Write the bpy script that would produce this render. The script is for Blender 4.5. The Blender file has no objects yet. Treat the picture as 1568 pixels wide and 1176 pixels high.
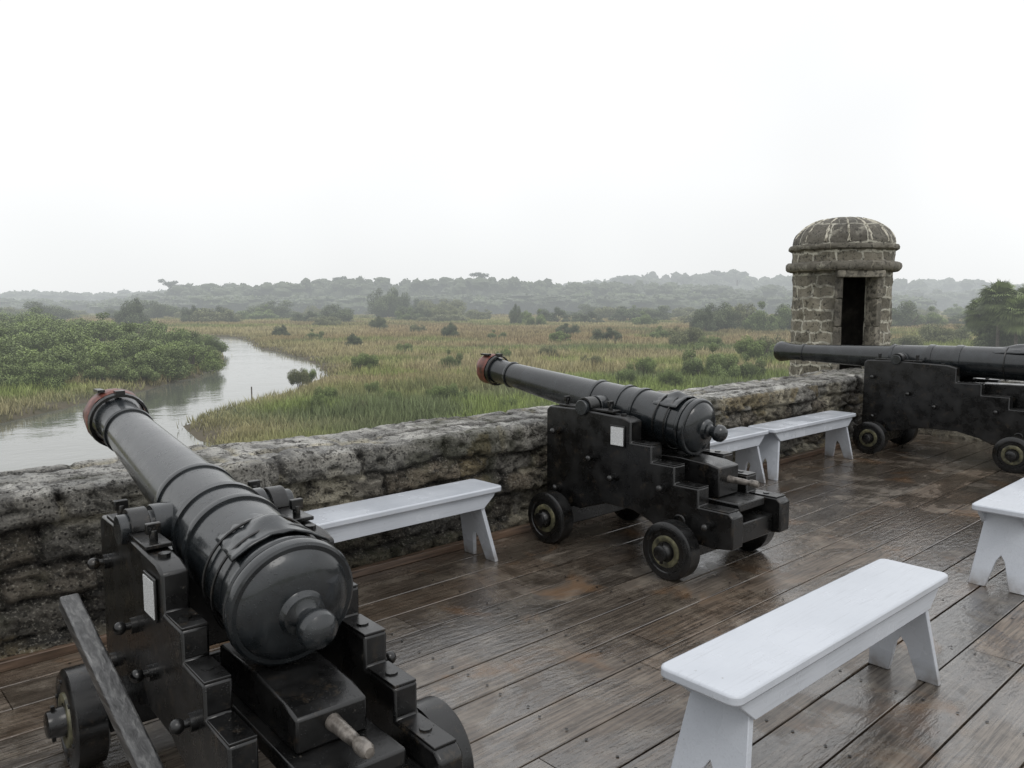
import bpy, bmesh, math, random
import numpy as np
from mathutils import Vector, Matrix, noise as mn

scene = bpy.context.scene
col = scene.collection
scene.view_settings.view_transform = 'Standard'
scene.view_settings.look = 'None'
scene.view_settings.exposure = 0
RAD = math.radians

# ------------------------------------------------------------------ node helpers
class NT:
    def __init__(s, name):
        s.m = bpy.data.materials.new(name); s.m.use_nodes = True
        s.t = s.m.node_tree; s.n = s.t.nodes
        s.b = s.n['Principled BSDF']; s.out = s.n['Material Output']
    def new(s, typ, **kw):
        nd = s.n.new(typ)
        for k, v in kw.items(): setattr(nd, k, v)
        return nd
    def link(s, a, b): s.t.links.new(a, b)
    def noise(s, vec, scale, detail=4, rough=.55, dist=0):
        nd = s.new('ShaderNodeTexNoise'); nd.inputs['Scale'].default_value = scale
        nd.inputs['Detail'].default_value = detail; nd.inputs['Roughness'].default_value = rough
        nd.inputs['Distortion'].default_value = dist
        if vec is not None: s.link(vec, nd.inputs['Vector'])
        return nd.outputs[0]
    def ramp(s, fac, stops):
        nd = s.new('ShaderNodeValToRGB'); s.link(fac, nd.inputs[0])
        e = nd.color_ramp.elements
        while len(e) < len(stops): e.new(.5)
        for i, (p, c) in enumerate(stops):
            e[i].position = p
            e[i].color = (c, c, c, 1) if isinstance(c, (int, float)) else (*c, 1)
        return nd.outputs[0]
    def mix(s, a, b, fac, mode='MIX'):
        nd = s.new('ShaderNodeMix', data_type='RGBA', blend_type=mode)
        for v, i in ((fac, 0), (a, 6), (b, 7)):
            if isinstance(v, (int, float)): nd.inputs[i].default_value = v
            elif isinstance(v, tuple): nd.inputs[i].default_value = (*v, 1)
            else: s.link(v, nd.inputs[i])
        return nd.outputs[2]
    def math(s, op, a, b=None):
        nd = s.new('ShaderNodeMath', operation=op)
        for v, i in ((a, 0), (b, 1)):
            if v is None: continue
            if isinstance(v, (int, float)): nd.inputs[i].default_value = v
            else: s.link(v, nd.inputs[i])
        return nd.outputs[0]
    def vec(s, kind='Object', scale=None):
        tc = s.new('ShaderNodeTexCoord'); o = tc.outputs[kind]
        if scale:
            mp = s.new('ShaderNodeMapping'); mp.inputs['Scale'].default_value = scale
            s.link(o, mp.inputs['Vector']); o = mp.outputs[0]
        return o
    def attr(s, name='Col'):
        a = s.new('ShaderNodeAttribute'); a.attribute_name = name; return a.outputs[0]
    def bump(s, h, strength, dist=.01, prev=None):
        b = s.new('ShaderNodeBump'); b.inputs['Strength'].default_value = strength
        b.inputs['Distance'].default_value = dist; s.link(h, b.inputs['Height'])
        if prev is not None: s.link(prev, b.inputs['Normal'])
        return b.outputs[0]
    def set(s, **kw):
        names = dict(color='Base Color', rough='Roughness', metal='Metallic', normal='Normal', spec='Specular IOR Level', coat='Coat Weight', coatr='Coat Roughness', ior='IOR')
        for k, v in kw.items():
            i = s.b.inputs[names[k]]
            if isinstance(v, (int, float)): i.default_value = v
            elif isinstance(v, tuple): i.default_value = (*v, 1)
            else: s.link(v, i)
        return s
    def haze(s, L=1100.0, colr=(.78, .82, .84)):  # painted haze: glow mixed into the surface by distance from origin, no fog volume
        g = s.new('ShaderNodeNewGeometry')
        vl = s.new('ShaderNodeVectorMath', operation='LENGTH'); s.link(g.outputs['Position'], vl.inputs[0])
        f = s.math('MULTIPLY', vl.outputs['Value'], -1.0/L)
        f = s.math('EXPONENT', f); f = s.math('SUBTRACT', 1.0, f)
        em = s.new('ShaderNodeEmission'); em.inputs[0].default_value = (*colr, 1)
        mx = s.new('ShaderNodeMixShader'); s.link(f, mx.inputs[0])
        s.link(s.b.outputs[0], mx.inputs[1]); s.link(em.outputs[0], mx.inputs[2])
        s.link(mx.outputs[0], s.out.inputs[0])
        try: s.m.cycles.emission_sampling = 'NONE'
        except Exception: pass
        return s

# ------------------------------------------------------------------ materials
def m_iron(name, base, r0=.18, r1=.42, wear=None, coat=.0):
    t = NT(name); v = t.vec()
    n1 = t.noise(v, 9, 5); n2 = t.noise(v, 70, 2)
    c = t.mix(base, tuple(min(1, b*2.0+.004) for b in base), t.ramp(n1, [(.45, 0), (.75, 1)]))
    if wear:
        nw = t.noise(v, 14, 7, .72)
        c = t.mix(c, wear, t.ramp(nw, [(.57, 0), (.66, .85)]))
        c = t.mix(c, (.11, .10, .085), t.ramp(t.noise(v, 38, 5, .7), [(.66, 0), (.72, .7)]))
    vo = t.new('ShaderNodeTexVoronoi'); vo.inputs['Scale'].default_value = 120; t.link(v, vo.inputs['Vector'])
    drops = t.ramp(vo.outputs['Distance'], [(0, 1), (.28, 0)])
    msk = t.ramp(t.noise(v, 25, 1), [(.50, 0), (.60, 1)])
    dr = t.math('MULTIPLY', drops, msk)
    nb = t.bump(n2, .05, .003); nb = t.bump(n1, .12, .012, nb); nb = t.bump(dr, .55, .003, nb)
    t.set(color=c, rough=t.ramp(n1, [(.3, r0), (.7, r1)]), normal=nb, spec=.5, coat=coat, coatr=.06)
    return t.m
M_BARREL = m_iron('barrel_iron_paint', (.009, .011, .0125), .18, .34, coat=.35)
M_BLACK = m_iron('carriage_black_paint', (.0035, .0035, .0035), .16, .42, wear=(.026, .020, .014), coat=.08)
def m_rust():
    t = NT('red_plug'); v = t.vec(); n = t.noise(v, 18, 5)
    t.set(color=t.ramp(n, [(.35, (.04, .018, .014)), (.55, (.14, .042, .03)), (.75, (.26, .11, .09))]), rough=.4, normal=t.bump(n, .5, .01)); return t.m
M_RED = m_rust()
def m_hub():
    t = NT('hub_worn'); v = t.vec(); n = t.noise(v, 22, 5)
    t.set(color=t.ramp(n, [(.3, (.02, .02, .015)), (.55, (.10, .095, .055)), (.8, (.24, .22, .13))]), rough=.4, normal=t.bump(n, .3, .01)); return t.m
M_HUB = m_hub()
def m_steel():
    t = NT('worn_steel'); v = t.vec(); n = t.noise(v, 30, 5)
    t.set(color=t.ramp(n, [(.3, (.03, .026, .022)), (.6, (.20, .18, .16))]), rough=.3, metal=.3, normal=t.bump(n, .3, .01)); return t.m
M_STEEL = m_steel()
def m_white():
    t = NT('white_bench_paint'); v = t.vec(); n = t.noise(v, 3, 4)
    v2 = t.vec('Object', (2, 40, 40)); g = t.noise(v2, 3, 4)
    c = t.mix((.44, .465, .505), (.515, .54, .58), t.ramp(n, [(.3, 0), (.7, 1)]))
    c = t.mix(c, (.36, .375, .40), t.ramp(g, [(.56, 0), (.72, .45)]))
    c = t.mix(c, (.20, .19, .17), t.ramp(t.noise(v, 60, 3, .6), [(.72, 0), (.76, .5)]))
    sp = t.new('ShaderNodeSeparateXYZ'); t.link(v, sp.inputs[0])
    dz = t.ramp(sp.outputs[2], [(0.0, 1), (.10, 0)])
    c = t.mix(c, (.16, .13, .10), t.math('MULTIPLY', dz, t.ramp(t.noise(v, 14, 5), [(.35, .1), (.65, .8)])))
    t.set(color=c, rough=t.ramp(n, [(.35, .14), (.65, .36)]), normal=t.bump(g, .18, .004)); return t.m
M_WHITE = m_white()
def m_sign():
    t = NT('sign_face')
    n = t.noise(t.vec('Generated', (1, 14, 22)), 3, 2)
    t.set(color=t.mix((.7, .71, .71), (.10, .10, .10), t.ramp(n, [(.54, 0), (.57, 1)])), rough=.25); return t.m
M_SIGN = m_sign()
def m_plank():
    t = NT('wet_deck_wood'); a = t.attr(); v = t.vec()
    g = t.noise(t.vec('Object', (1.2, 30, 8)), 2.5, 7, .68, .5)
    n2 = t.noise(v, 6, 6, .65); n4 = t.noise(v, 2.2, 4, .6, .6)
    c = t.mix(a, (.026, .020, .015), t.ramp(g, [(.42, .8), (.58, 0)]))
    c = t.mix(c, (.27, .235, .19), t.ramp(n2, [(.50, 0), (.75, .55)]))
    c = t.mix(c, (.17, .092, .04), t.ramp(n4, [(.58, 0), (.69, .5)]))
    pud = t.ramp(t.noise(v, 1.5, 7, .66, .9), [(.43, 0), (.52, 1)])
    c = t.mix(c, t.mix(c, (.66, .64, .62), 1.0, 'MULTIPLY'), pud)
    rgh = t.math('MULTIPLY_ADD', pud, -.20); rgh.node.inputs[2].default_value = .32
    ct = t.math('MULTIPLY_ADD', pud, .70); ct.node.inputs[2].default_value = .25
    nb = t.bump(g, .34, .005)
    t.set(color=c, rough=rgh, normal=nb, spec=.55, coat=ct, coatr=.03)
    t.b.inputs['Coat IOR'].default_value = 1.6
    cb = t.bump(t.noise(t.vec('Object', (4, 13, 3)), 3, 4), .46, .014)
    cb = t.bump(t.noise(v, 55, 2), .06, .004, cb)
    t.link(cb, t.b.inputs['Coat Normal'])
    return t.m
M_PLANK = m_plank()
def m_board():
    t = NT('old_grey_wood'); v = t.vec('Object', (30, 3, 30)); n = t.noise(v, 2, 7, .6, .5)
    t.set(color=t.ramp(n, [(.3, (.012, .012, .012)), (.5, (.05, .05, .05)), (.75, (.16, .16, .155))]), rough=.3, normal=t.bump(n, .5, .006)); return t.m
M_OLDWOOD = m_board()
def m_redwood():
    t = NT('red_brown_wood'); v = t.vec('Object', (2, 30, 30)); n = t.noise(v, 2, 6)
    t.set(color=t.ramp(n, [(.3, (.04, .028, .02)), (.6, (.15, .10, .07))]), rough=.3, normal=t.bump(n, .4, .006)); return t.m
M_REDWOOD = m_redwood()
def m_nail():
    t = NT('nail_iron'); t.set(color=(.012, .01, .009), rough=.4); return t.m
M_NAIL = m_nail()
def m_wall():
    t = NT('coquina_stone'); a = t.attr(); v = t.vec()
    n = t.noise(t.vec('Object', (1, 1, 1.9)), 12, 9, .76, .4); n2 = t.noise(v, 70, 4, .7); n3 = t.noise(v, 2.4, 6, .65, .5)
    vo = t.new('ShaderNodeTexVoronoi'); vo.inputs['Scale'].default_value = 48; t.link(v, vo.inputs['Vector'])
    pits = t.math('MULTIPLY', t.ramp(vo.outputs['Distance'], [(.10, 1), (.36, 0)]), t.ramp(n, [(.40, 1), (.56, 0)]))
    c = t.mix(a, (.024, .021, .016), t.ramp(n, [(.40, .92), (.475, 0)]))
    c = t.mix(c, (.52, .49, .42), t.ramp(n2, [(.55, 0), (.68, .6)]))
    c = t.mix(c, (.02, .018, .014), t.ramp(n2, [(.33, .8), (.42, 0)]))
    c = t.mix(c, (.012, .011, .009), t.math('MULTIPLY', pits, .85))
    c = t.mix(c, (.05, .052, .026), t.ramp(n3, [(.53, 0), (.63, .6)]))
    nb = t.bump(n, 1.0, .045); nb = t.bump(t.math('SUBTRACT', 1.0, pits), .9, .012, nb); nb = t.bump(n2, 1.0, .010, nb)
    t.set(color=c, rough=t.ramp(n3, [(.35, .35), (.6, .75)]), normal=nb); return t.m
M_WALL = m_wall()
def m_tower(name, bw, rh, ms, c1, c2, mort, warp=.06, mk=.75):
    t = NT(name); uv = t.vec('UV')
    v = t.vec()
    wn = t.new('ShaderNodeTexNoise'); wn.inputs['Scale'].default_value = 5.5; wn.inputs['Detail'].default_value = 5; t.link(v, wn.inputs['Vector'])
    mx = t.new('ShaderNodeMix', data_type='RGBA', blend_type='LINEAR_LIGHT'); mx.inputs[0].default_value = warp
    t.link(uv, mx.inputs[6]); t.link(wn.outputs['Color'], mx.inputs[7])
    br = t.new('ShaderNodeTexBrick'); t.link(mx.outputs[2], br.inputs['Vector'])
    br.inputs['Scale'].default_value = 1; br.inputs['Brick Width'].default_value = bw; br.inputs['Row Height'].default_value = rh
    br.inputs['Mortar Size'].default_value = ms; br.inputs['Mortar Smooth'].default_value = .2
    br.inputs['Color1'].default_value = (*c1, 1); br.inputs['Color2'].default_value = (*c2, 1); br.inputs['Mortar'].default_value = (*[m_*.5 for m_ in mort], 1)
    br.squash = 1.5; br.squash_frequency = 3
    n = t.noise(v, 18, 9, .74); n2 = t.noise(v, 5, 6, .65); n3 = t.noise(v, 2.2, 4)
    c = t.mix(br.outputs['Color'], (.42, .40, .33), t.ramp(n2, [(.56, 0), (.68, .55)]))
    c = t.mix(c, mort, t.math('MULTIPLY', br.outputs['Fac'], t.ramp(n2, [(.40, 0), (.50, mk)])))
    c = t.mix(c, (.016, .014, .011), t.ramp(n, [(.39, .9), (.47, 0)]))
    c = t.mix(c, (.035, .032, .026), t.ramp(n3, [(.52, 0), (.64, .6)]))
    nb = t.bump(n, 1.0, .025); nb = t.bump(br.outputs['Fac'], .5, .012, nb)
    t.set(color=c, rough=.75, normal=nb); return t.m
M_TOWER = m_tower('tower_stone', .31, .15, .015, (.135, .122, .094), (.24, .218, .17), (.58, .555, .465))
M_DOME = m_tower('dome_stone', .33, .33, .012, (.085, .077, .062), (.14, .128, .105), (.50, .48, .40))
M_CORN = m_tower('cornice_stone', .5, .5, .006, (.10, .092, .074), (.17, .155, .125), (.34, .31, .25), mk=.4)
def m_inner():  # dark tone for the tower's inner liner, chosen to darken the interior
    t = NT('dark_liner'); n = t.noise(t.vec(), 6, 7, .7)
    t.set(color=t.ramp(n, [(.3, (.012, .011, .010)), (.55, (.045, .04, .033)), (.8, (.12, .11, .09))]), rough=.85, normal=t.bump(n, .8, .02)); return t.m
M_INNER = m_inner()

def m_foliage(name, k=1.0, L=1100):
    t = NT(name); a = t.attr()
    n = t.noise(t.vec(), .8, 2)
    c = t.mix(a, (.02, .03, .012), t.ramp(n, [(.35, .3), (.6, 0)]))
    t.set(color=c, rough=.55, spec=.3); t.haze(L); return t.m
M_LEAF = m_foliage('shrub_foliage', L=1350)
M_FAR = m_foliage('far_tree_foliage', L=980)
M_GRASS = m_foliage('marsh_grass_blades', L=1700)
def m_bark():
    t = NT('bark'); n = t.noise(t.vec(), 6, 5)
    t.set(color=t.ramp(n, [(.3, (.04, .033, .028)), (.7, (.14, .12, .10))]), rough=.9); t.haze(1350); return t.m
M_BARK = m_bark()
def m_ground():
    t = NT('marsh_ground_soil'); a = t.attr(); v = t.vec()
    n = t.noise(v, .5, 6, .7)
    c = t.mix(a, (.03, .035, .015), t.ramp(n, [(.35, .6), (.56, 0)]))
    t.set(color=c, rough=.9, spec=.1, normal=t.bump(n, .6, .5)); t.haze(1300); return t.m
M_GROUND = m_ground()
def m_water():
    t = NT('creek_water_surface'); v = t.vec()
    nb = t.bump(t.noise(v, 1.6, 4), .24, .05)
    nb = t.bump(t.noise(v, .12, 3), .15, .5, nb)
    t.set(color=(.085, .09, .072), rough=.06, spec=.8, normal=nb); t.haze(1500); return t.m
M_WATER = m_water()

# ------------------------------------------------------------------ geometry helpers
def parent(o, p):
    if p is not None: o.parent = p
def add_bm(name, bm, mat, par=None, bevel=0, smooth=False, sharp=38, loc=None):
    bmesh.ops.recalc_face_normals(bm, faces=bm.faces)
    me = bpy.data.meshes.new(name); bm.to_mesh(me); bm.free()
    o = bpy.data.objects.new(name, me); col.objects.link(o)
    me.materials.append(mat)
    if smooth or bevel:
        for p in me.polygons: p.use_smooth = True
        me.set_sharp_from_angle(angle=RAD(sharp))
    if bevel:
        md = o.modifiers.new('bevel', 'BEVEL'); md.width = bevel; md.segments = 2; md.limit_method = 'ANGLE'; md.angle_limit = RAD(35)
    if loc: o.location = loc
    parent(o, par); return o
def bx(bm, c, s, rot=None):
    r = bmesh.ops.create_cube(bm, size=1)
    M = Matrix.Translation(c) @ (rot.to_4x4() if rot else Matrix()) @ Matrix.Diagonal((*s, 1))
    bmesh.ops.transform(bm, matrix=M, verts=r['verts'])
def cyl(bm, p0, p1, r0, r1=None, seg=24):
    p0 = Vector(p0); p1 = Vector(p1); d = p1-p0
    r = bmesh.ops.create_cone(bm, cap_ends=True, segments=seg, radius1=r0, radius2=r0 if r1 is None else r1, depth=d.length)
    M = Matrix.Translation((p0+p1)/2) @ d.to_track_quat('Z', 'Y').to_matrix().to_4x4()
    bmesh.ops.transform(bm, matrix=M, verts=r['verts'])
def sph(bm, c, r, seg=14):
    q = bmesh.ops.create_uvsphere(bm, u_segments=seg, v_segments=seg//2+2, radius=r)
    bmesh.ops.translate(bm, verts=q['verts'], vec=c)
def prism(bm, pts, f0, f1):
    a = [bm.verts.new(f0(*p)) for p in pts]; b = [bm.verts.new(f1(*p)) for p in pts]
    n = len(pts)
    bm.faces.new(a); bm.faces.new(b[::-1])
    for i in range(n): bm.faces.new((a[i], a[(i+1) % n], b[(i+1) % n], b[i]))
def lathe(bm, prof, seg=64, frame=None):
    rings = []
    for s_, r in prof:
        if r < 1e-5: rings.append([bm.verts.new((0, s_, 0))])
        else: rings.append([bm.verts.new((r*math.cos(2*math.pi*i/seg), s_, r*math.sin(2*math.pi*i/seg))) for i in range(seg)])
    vs = [v for R in rings for v in R]
    for A, B in zip(rings, rings[1:]):
        for i in range(seg):
            j = (i+1) % seg
            if len(A) == 1 and len(B) == 1: continue
            if len(A) == 1: bm.faces.new((A[0], B[i], B[j]))
            elif len(B) == 1: bm.faces.new((A[i], A[j], B[0]))
            else: bm.faces.new((A[i], A[j], B[j], B[i]))
    if frame is not None: bmesh.ops.transform(bm, matrix=frame, verts=vs)
def torus(bm, c, R, r, rot=None, seg=20, s2=8):
    vs = []
    for i in range(seg):
        a = 2*math.pi*i/seg; ring = []
        for j in range(s2):
            b = 2*math.pi*j/s2
            p = Vector(((R+r*math.cos(b))*math.cos(a), (R+r*math.cos(b))*math.sin(a), r*math.sin(b)))
            if rot: p = rot @ p
            ring.append(bm.verts.new(p+Vector(c)))
        vs.append(ring)
    for i in range(seg):
        for j in range(s2):
            bm.faces.new((vs[i][j], vs[(i+1) % seg][j], vs[(i+1) % seg][(j+1) % s2], vs[i][(j+1) % s2]))
def np_mesh(name, V, F, mat, C=None, smooth=False, par=None, link=True):
    V = np.asarray(V, np.float32); F = np.asarray(F, np.int32)
    me = bpy.data.meshes.new(name); k = F.shape[1]
    me.vertices.add(len(V)); me.vertices.foreach_set('co', V.ravel())
    me.loops.add(F.size); me.loops.foreach_set('vertex_index', F.ravel())
    me.polygons.add(len(F)); me.polygons.foreach_set('loop_start', np.arange(0, F.size, k, dtype=np.int32))
    try: me.polygons.foreach_set('loop_total', np.full(len(F), k, np.int32))
    except Exception: pass
    me.update(calc_edges=True)
    if C is not None:
        at = me.color_attributes.new('Col', 'FLOAT_COLOR', 'POINT')
        at.data.foreach_set('color', np.concatenate([C, np.ones((len(C), 1))], 1).astype(np.float32).ravel())
    me.polygons.foreach_set('use_smooth', np.full(len(F), smooth))
    me.materials.append(mat)
    if not link: return me
    o = bpy.data.objects.new(name, me); col.objects.link(o); parent(o, par); return o
def empty(name, loc, rz=0):
    e = bpy.data.objects.new(name, None); col.objects.link(e); e.location = loc; e.rotation_euler = (0, 0, rz); e.empty_display_size = .3
    return e

# ------------------------------------------------------------------ cannons
def make_cannon(loc, rz, elev, rs=1.0, back=.69, fwd=1.32, cs=1.0, wheel_r=.17, TZ=.915, ci=.205, cw=.11, plug=True, placard=True, wx=0.0):
    E = empty('cannon', loc, rz)
    zf = TZ/.915; co_ = ci+cw; cc = ci+cw/2
    def Z(z): return z*zf if z > .32 else z
    fb = back/.69; ff = fwd/1.32
    prof = [(-.190, 0), (-.188, .018), (-.178, .036), (-.163, .049), (-.143, .053), (-.122, .049), (-.105, .036), (-.095, .031), (-.084, .031), (-.074, .040), (-.069, .056), (-.054, .060), (-.048, .064), (-.044, .086), (-.034, .118), (-.02, .142), (-.006, .154), (0, .158), (0, .170), (.005, .177), (.02, .180), (.035, .177), (.04, .170), (.042, .162), (.052, .161), (.054, .167), (.062, .171), (.072, .170), (.078, .165), (.08, .158), (.10, .1575)]
    mid = [(.25, .154), (.43, .149), (.431, .157), (.445, .159), (.459, .157), (.46, .148), (.56, .145), (.561, .152), (.585, .152), (.586, .139), (.80, .131), (.801, .137), (.815, .139), (.829, .137), (.83, .124), (.90, .121), (1.3, .106), (1.65, .093), (1.70, .091), (1.701, .098), (1.712, .101), (1.723, .098), (1.724, .090), (1.80, .090), (1.86, .096), (1.91, .106), (1.95, .113), (1.972, .114), (1.985, .110), (1.99, .101), (2.005, .098), (2.01, .093), (2.01, .055), (1.6, .052), (1.6, 0)]
    P = []
    for s_, r in prof+mid:
        y = s_-.69
        y = y*fb if y < 0 else y*ff
        P.append((y, r*rs))
    bm = bmesh.new(); fr = Matrix.Translation((0, 0, TZ)) @ Matrix.Rotation(elev, 4, 'X')
    lathe(bm, P, 80, fr)
    add_bm('barrel', bm, M_BARREL, E, smooth=True, sharp=30)
    bm = bmesh.new(); cyl(bm, (-co_-.02, 0, TZ), (co_+.02, 0, TZ), .05, seg=32); cyl(bm, (-ci+.005, 0, TZ), (ci-.005, 0, TZ), .07, seg=32)
    add_bm('trunnions', bm, M_BARREL, E, bevel=.004)
    if plug:
        bm = bmesh.new(); ye = 1.32*ff
        lathe(bm, [(ye-.095, .1165*rs), (ye-.08, .122*rs), (ye-.02, .120*rs), (ye-.005, .108*rs), (ye+.02, .098*rs), (ye+.035, .07*rs), (ye+.04, 0)], 28, fr)
        for v in bm.verts: v.co += Vector(mn.noise_vector(v.co*14))*.009
        add_bm('muzzle_cover', bm, M_RED, E, smooth=True)
        bm = bmesh.new(); lathe(bm, [(ye-.14, .108*rs), (ye-.138, .119*rs), (ye-.118, .122*rs), (ye-.116, .112*rs)], 28, fr)
        q = fr @ Vector((0, ye-.125, .124*rs)); bx(bm, q, (.04, .04, .018))
        q = fr @ Vector((-.06*rs, ye-.04, .116*rs)); bx(bm, q, (.03, .09, .012))
        add_bm('muzzle_strap', bm, M_BLACK, E, smooth=True)
    bm = bmesh.new(); nu, nv = 18, 14; g = []
    for i in range(nu+1):
        a = RAD(90-50+100*i/nu); row = []
        for j in range(nv+1):
            u = 2*i/nu-1
            y = -.595+(.24-.05*u*u+.02*mn.noise(Vector((i*.4, 1, 5))))*j/nv
            lump = .030*math.exp(-((y+.50)/.05)**2-(u/.28)**2)
            r = (.172-.030*(j/nv))*rs+.004+lump+.007*mn.noise(Vector((i*.5, j*.45, 3)))+.010*abs(u)**3
            row.append(bm.verts.new((r*math.cos(a), y*fb, r*math.sin(a))))
        g.append(row)
    for i in range(nu):
        for j in range(nv): bm.faces.new((g[i][j], g[i+1][j], g[i+1][j+1], g[i][j+1]))
    bmesh.ops.transform(bm, matrix=fr, verts=bm.verts)
    o = add_bm('vent_apron', bm, M_BARREL, E, smooth=True, sharp=60)
    md = o.modifiers.new('s', 'SOLIDIFY'); md.thickness = .006
    bm = bmesh.new()
    torus(bm, (0, -.45*fb, 0), .163*rs, .005, Matrix.Rotation(RAD(90), 3, 'X'), 48, 6)
    torus(bm, (0, -.54*fb, 0), .170*rs, .005, Matrix.Rotation(RAD(90), 3, 'X'), 48, 6)
    bmesh.ops.transform(bm, matrix=fr, verts=bm.verts)
    add_bm('apron_lashing', bm, M_BLACK, E, smooth=True)
    ck = [(.33, .27), (.33, .875), (.30, .90), (.06, .905), (-.34, .885), (-.40, .865), (-.40, .735), (-.56, .735), (-.56, .635), (-.73, .635), (-.73, .53), (-.90, .53), (-.90, .425), (-1.10, .425), (-1.13, .40), (-1.13, .22), (-1.0, .20), (-.64, .22), (-.56, .27), (-.42, .315), (-.2, .315), (-.06, .27), (0.02, .24)]
    ck = [(y*cs if y < 0 else y, Z(z)) for y, z in ck]
    for nm, sx in (('left_cheek', -1), ('right_cheek', 1)):
        bm = bmesh.new()
        prism(bm, ck, lambda y, z: (sx*ci, y, z), lambda y, z: (sx*co_, y, z))
        add_bm(nm, bm, M_BLACK, E, bevel=.009)
        bm = bmesh.new()
        pts = []
        for i in range(13):
            a = math.pi*i/12; pts.append((.067*math.cos(a), TZ+.067*math.sin(a)))
        for i in range(13):
            a = math.pi*(1-i/12); pts.append((.052*math.cos(a), TZ+.052*math.sin(a)))
        prism(bm, pts, lambda y, z: (sx*(ci+.01), y, z), lambda y, z: (sx*(co_-.01), y, z))
        t_ = TZ-.003
        bx(bm, (sx*cc, .14, t_), (.08, .17, .014)); bx(bm, (sx*cc, -.15, t_-.004), (.08, .19, .014))
        cyl(bm, (sx*cc, .19, t_-.005), (sx*cc, .19, t_+.042), .014, seg=10); cyl(bm, (sx*cc, -.19, t_-.01), (sx*cc, -.19, t_+.037), .014, seg=10)
        bx(bm, (sx*cc, -.19, t_+.042), (.045, .02, .035)); bx(bm, (sx*cc, .19, t_+.042), (.045, .02, .035))
        add_bm('cap_square', bm, M_BLACK, E, bevel=.003)
        bm = bmesh.new()
        for (y, z) in [(.22, .74), (-.28, .50), (-.66, .50), (-.98, .33), (.2, .36), (-.1, .60)]:
            y = y*cs if y < 0 else y; z = Z(z)
            cyl(bm, (sx*(co_-.005), y, z), (sx*(co_+.02), y, z), .026, seg=14)
            cyl(bm, (sx*(co_+.015), y, z), (sx*(co_+.045), y, z), .012, seg=10); sph(bm, (sx*(co_+.05), y, z), .021)
        for (y, z) in [(-.48, .735), (-.65, .635), (-.82, .53), (-1.0, .425), (-.30, .888)]:
            z = Z(z); cyl(bm, (sx*cc, y*cs, z-.002), (sx*cc, y*cs, z+.012), .019, seg=8)
        torus(bm, (sx*(co_+.04), -.80*cs, .33), .035, .007, Matrix.Rotation(RAD(90), 3, 'Y'))
        add_bm('bolts', bm, M_BLACK, E, smooth=True)
        bm = bmesh.new()
        for (y0, y1, z) in [(-.40, -.56, .735), (-.56, -.73, .635), (-.73, -.90, .53), (-.90, -1.10, .425)]:
            bx(bm, (sx*cc, (y0+y1)/2*cs-.004, Z(z)+.003), (cw-.006, abs(y1-y0)*cs-.012, .008))
        add_bm('step_plates', bm, M_BLACK, E, bevel=.002)
    YA = .19; YB = -.79*cs
    bm = bmesh.new()
    for y in (YA, YB):
        bx(bm, (0, y, .175), (.70+2*wx, .15, .13))
    w2 = 2*ci-.001
    bx(bm, (0, .22, .50), (w2, .10, .40))
    bx(bm, (0, -1.02*cs, .27), (w2, .12, .12))
    bx(bm, (0, -.60*cs, .415*zf), (.28, .92*cs, .05))
    add_bm('axletrees_and_transom', bm, M_BLACK, E, bevel=.008)
    bm = bmesh.new()
    zb = TZ-math.sin(elev)*.66*fb-.182*rs; zq = .443*zf
    prism(bm, [(-.90*fb, zq), (-.35*fb, zq), (-.35*fb, max(zb-.03, .48)+.02), (-.62*fb, zb), (-.82*fb, zb-.012), (-.90*fb, zb-.03)], lambda y, z: (-.105, y, z), lambda y, z: (.105, y, z))
    add_bm('quoin', bm, M_BLACK, E, bevel=.008)
    bm = bmesh.new(); zc = (zq+zb)/2-.005
    lathe(bm, [(-.20, 0), (-.198, .014), (-.185, .021), (-.15, .022), (-.13, .015), (-.11, .018), (-.03, .021), (0, .024), (.01, 0)], 16, Matrix.Translation((0, -.90*fb, zc)))
    add_bm('quoin_handle', bm, M_STEEL, E, smooth=True)
    k = 0
    for y in (YA, YB):
        for sx in (-1, 1):
            k += 1; fw = Matrix.Translation((sx*wx, y, wheel_r)) @ Matrix.Rotation(RAD(-90)*sx, 4, 'Z')
            bm = bmesh.new()
            R = wheel_r
            lathe(bm, [(.355, 0), (.355, .03), (.365, R-.012), (.372, R), (.46, R), (.47, R-.012), (.472, R-.045), (.466, R-.05), (.466, .085), (.472, .0)], 48, fw)
            for a in range(6):
                an = a*math.pi/3+.3
                cyl(bm, fw @ Vector((.13*math.cos(an), .466, .13*math.sin(an))), fw @ Vector((.13*math.cos(an), .476, .13*math.sin(an))), .008, seg=8)
            add_bm('wheel_%d' % k, bm, M_BLACK, E, smooth=True)
            bm = bmesh.new()
            lathe(bm, [(.466, .094), (.474, .092), (.476, .086), (.476, .068), (.470, .06)], 32, fw)
            add_bm('hub_ring_%d' % k, bm, M_HUB, E, smooth=True)
            bm = bmesh.new()
            lathe(bm, [(.46, .052), (.50, .05), (.505, .046), (.525, .044), (.53, .036), (.53, 0)], 24, fw)
            bx(bm, fw @ Vector((0, .507, 0)), (.012, .016, .125))
            add_bm('axle_end_%d' % k, bm, M_BLACK, E, smooth=True)
    if placard:
        bm = bmesh.new(); bx(bm, (-co_-.006, -.30*cs, Z(.765)), (.008, .118, .135))
        add_bm('placard_frame', bm, M_BLACK, E, bevel=.003)
        bm = bmesh.new(); bx(bm, (-co_-.0105, -.30*cs, Z(.765)), (.004, .10, .115)); add_bm('placard', bm, M_SIGN, E)
    return E
make_cannon((1.095, 2.76, 0), RAD(-3.0), RAD(10.0), rs=1.08, back=.70, fwd=1.30, TZ=.852, ci=.20, cw=.08, wx=-.02)
make_cannon((4.17, 3.50, 0), 0, RAD(7.2))
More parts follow.
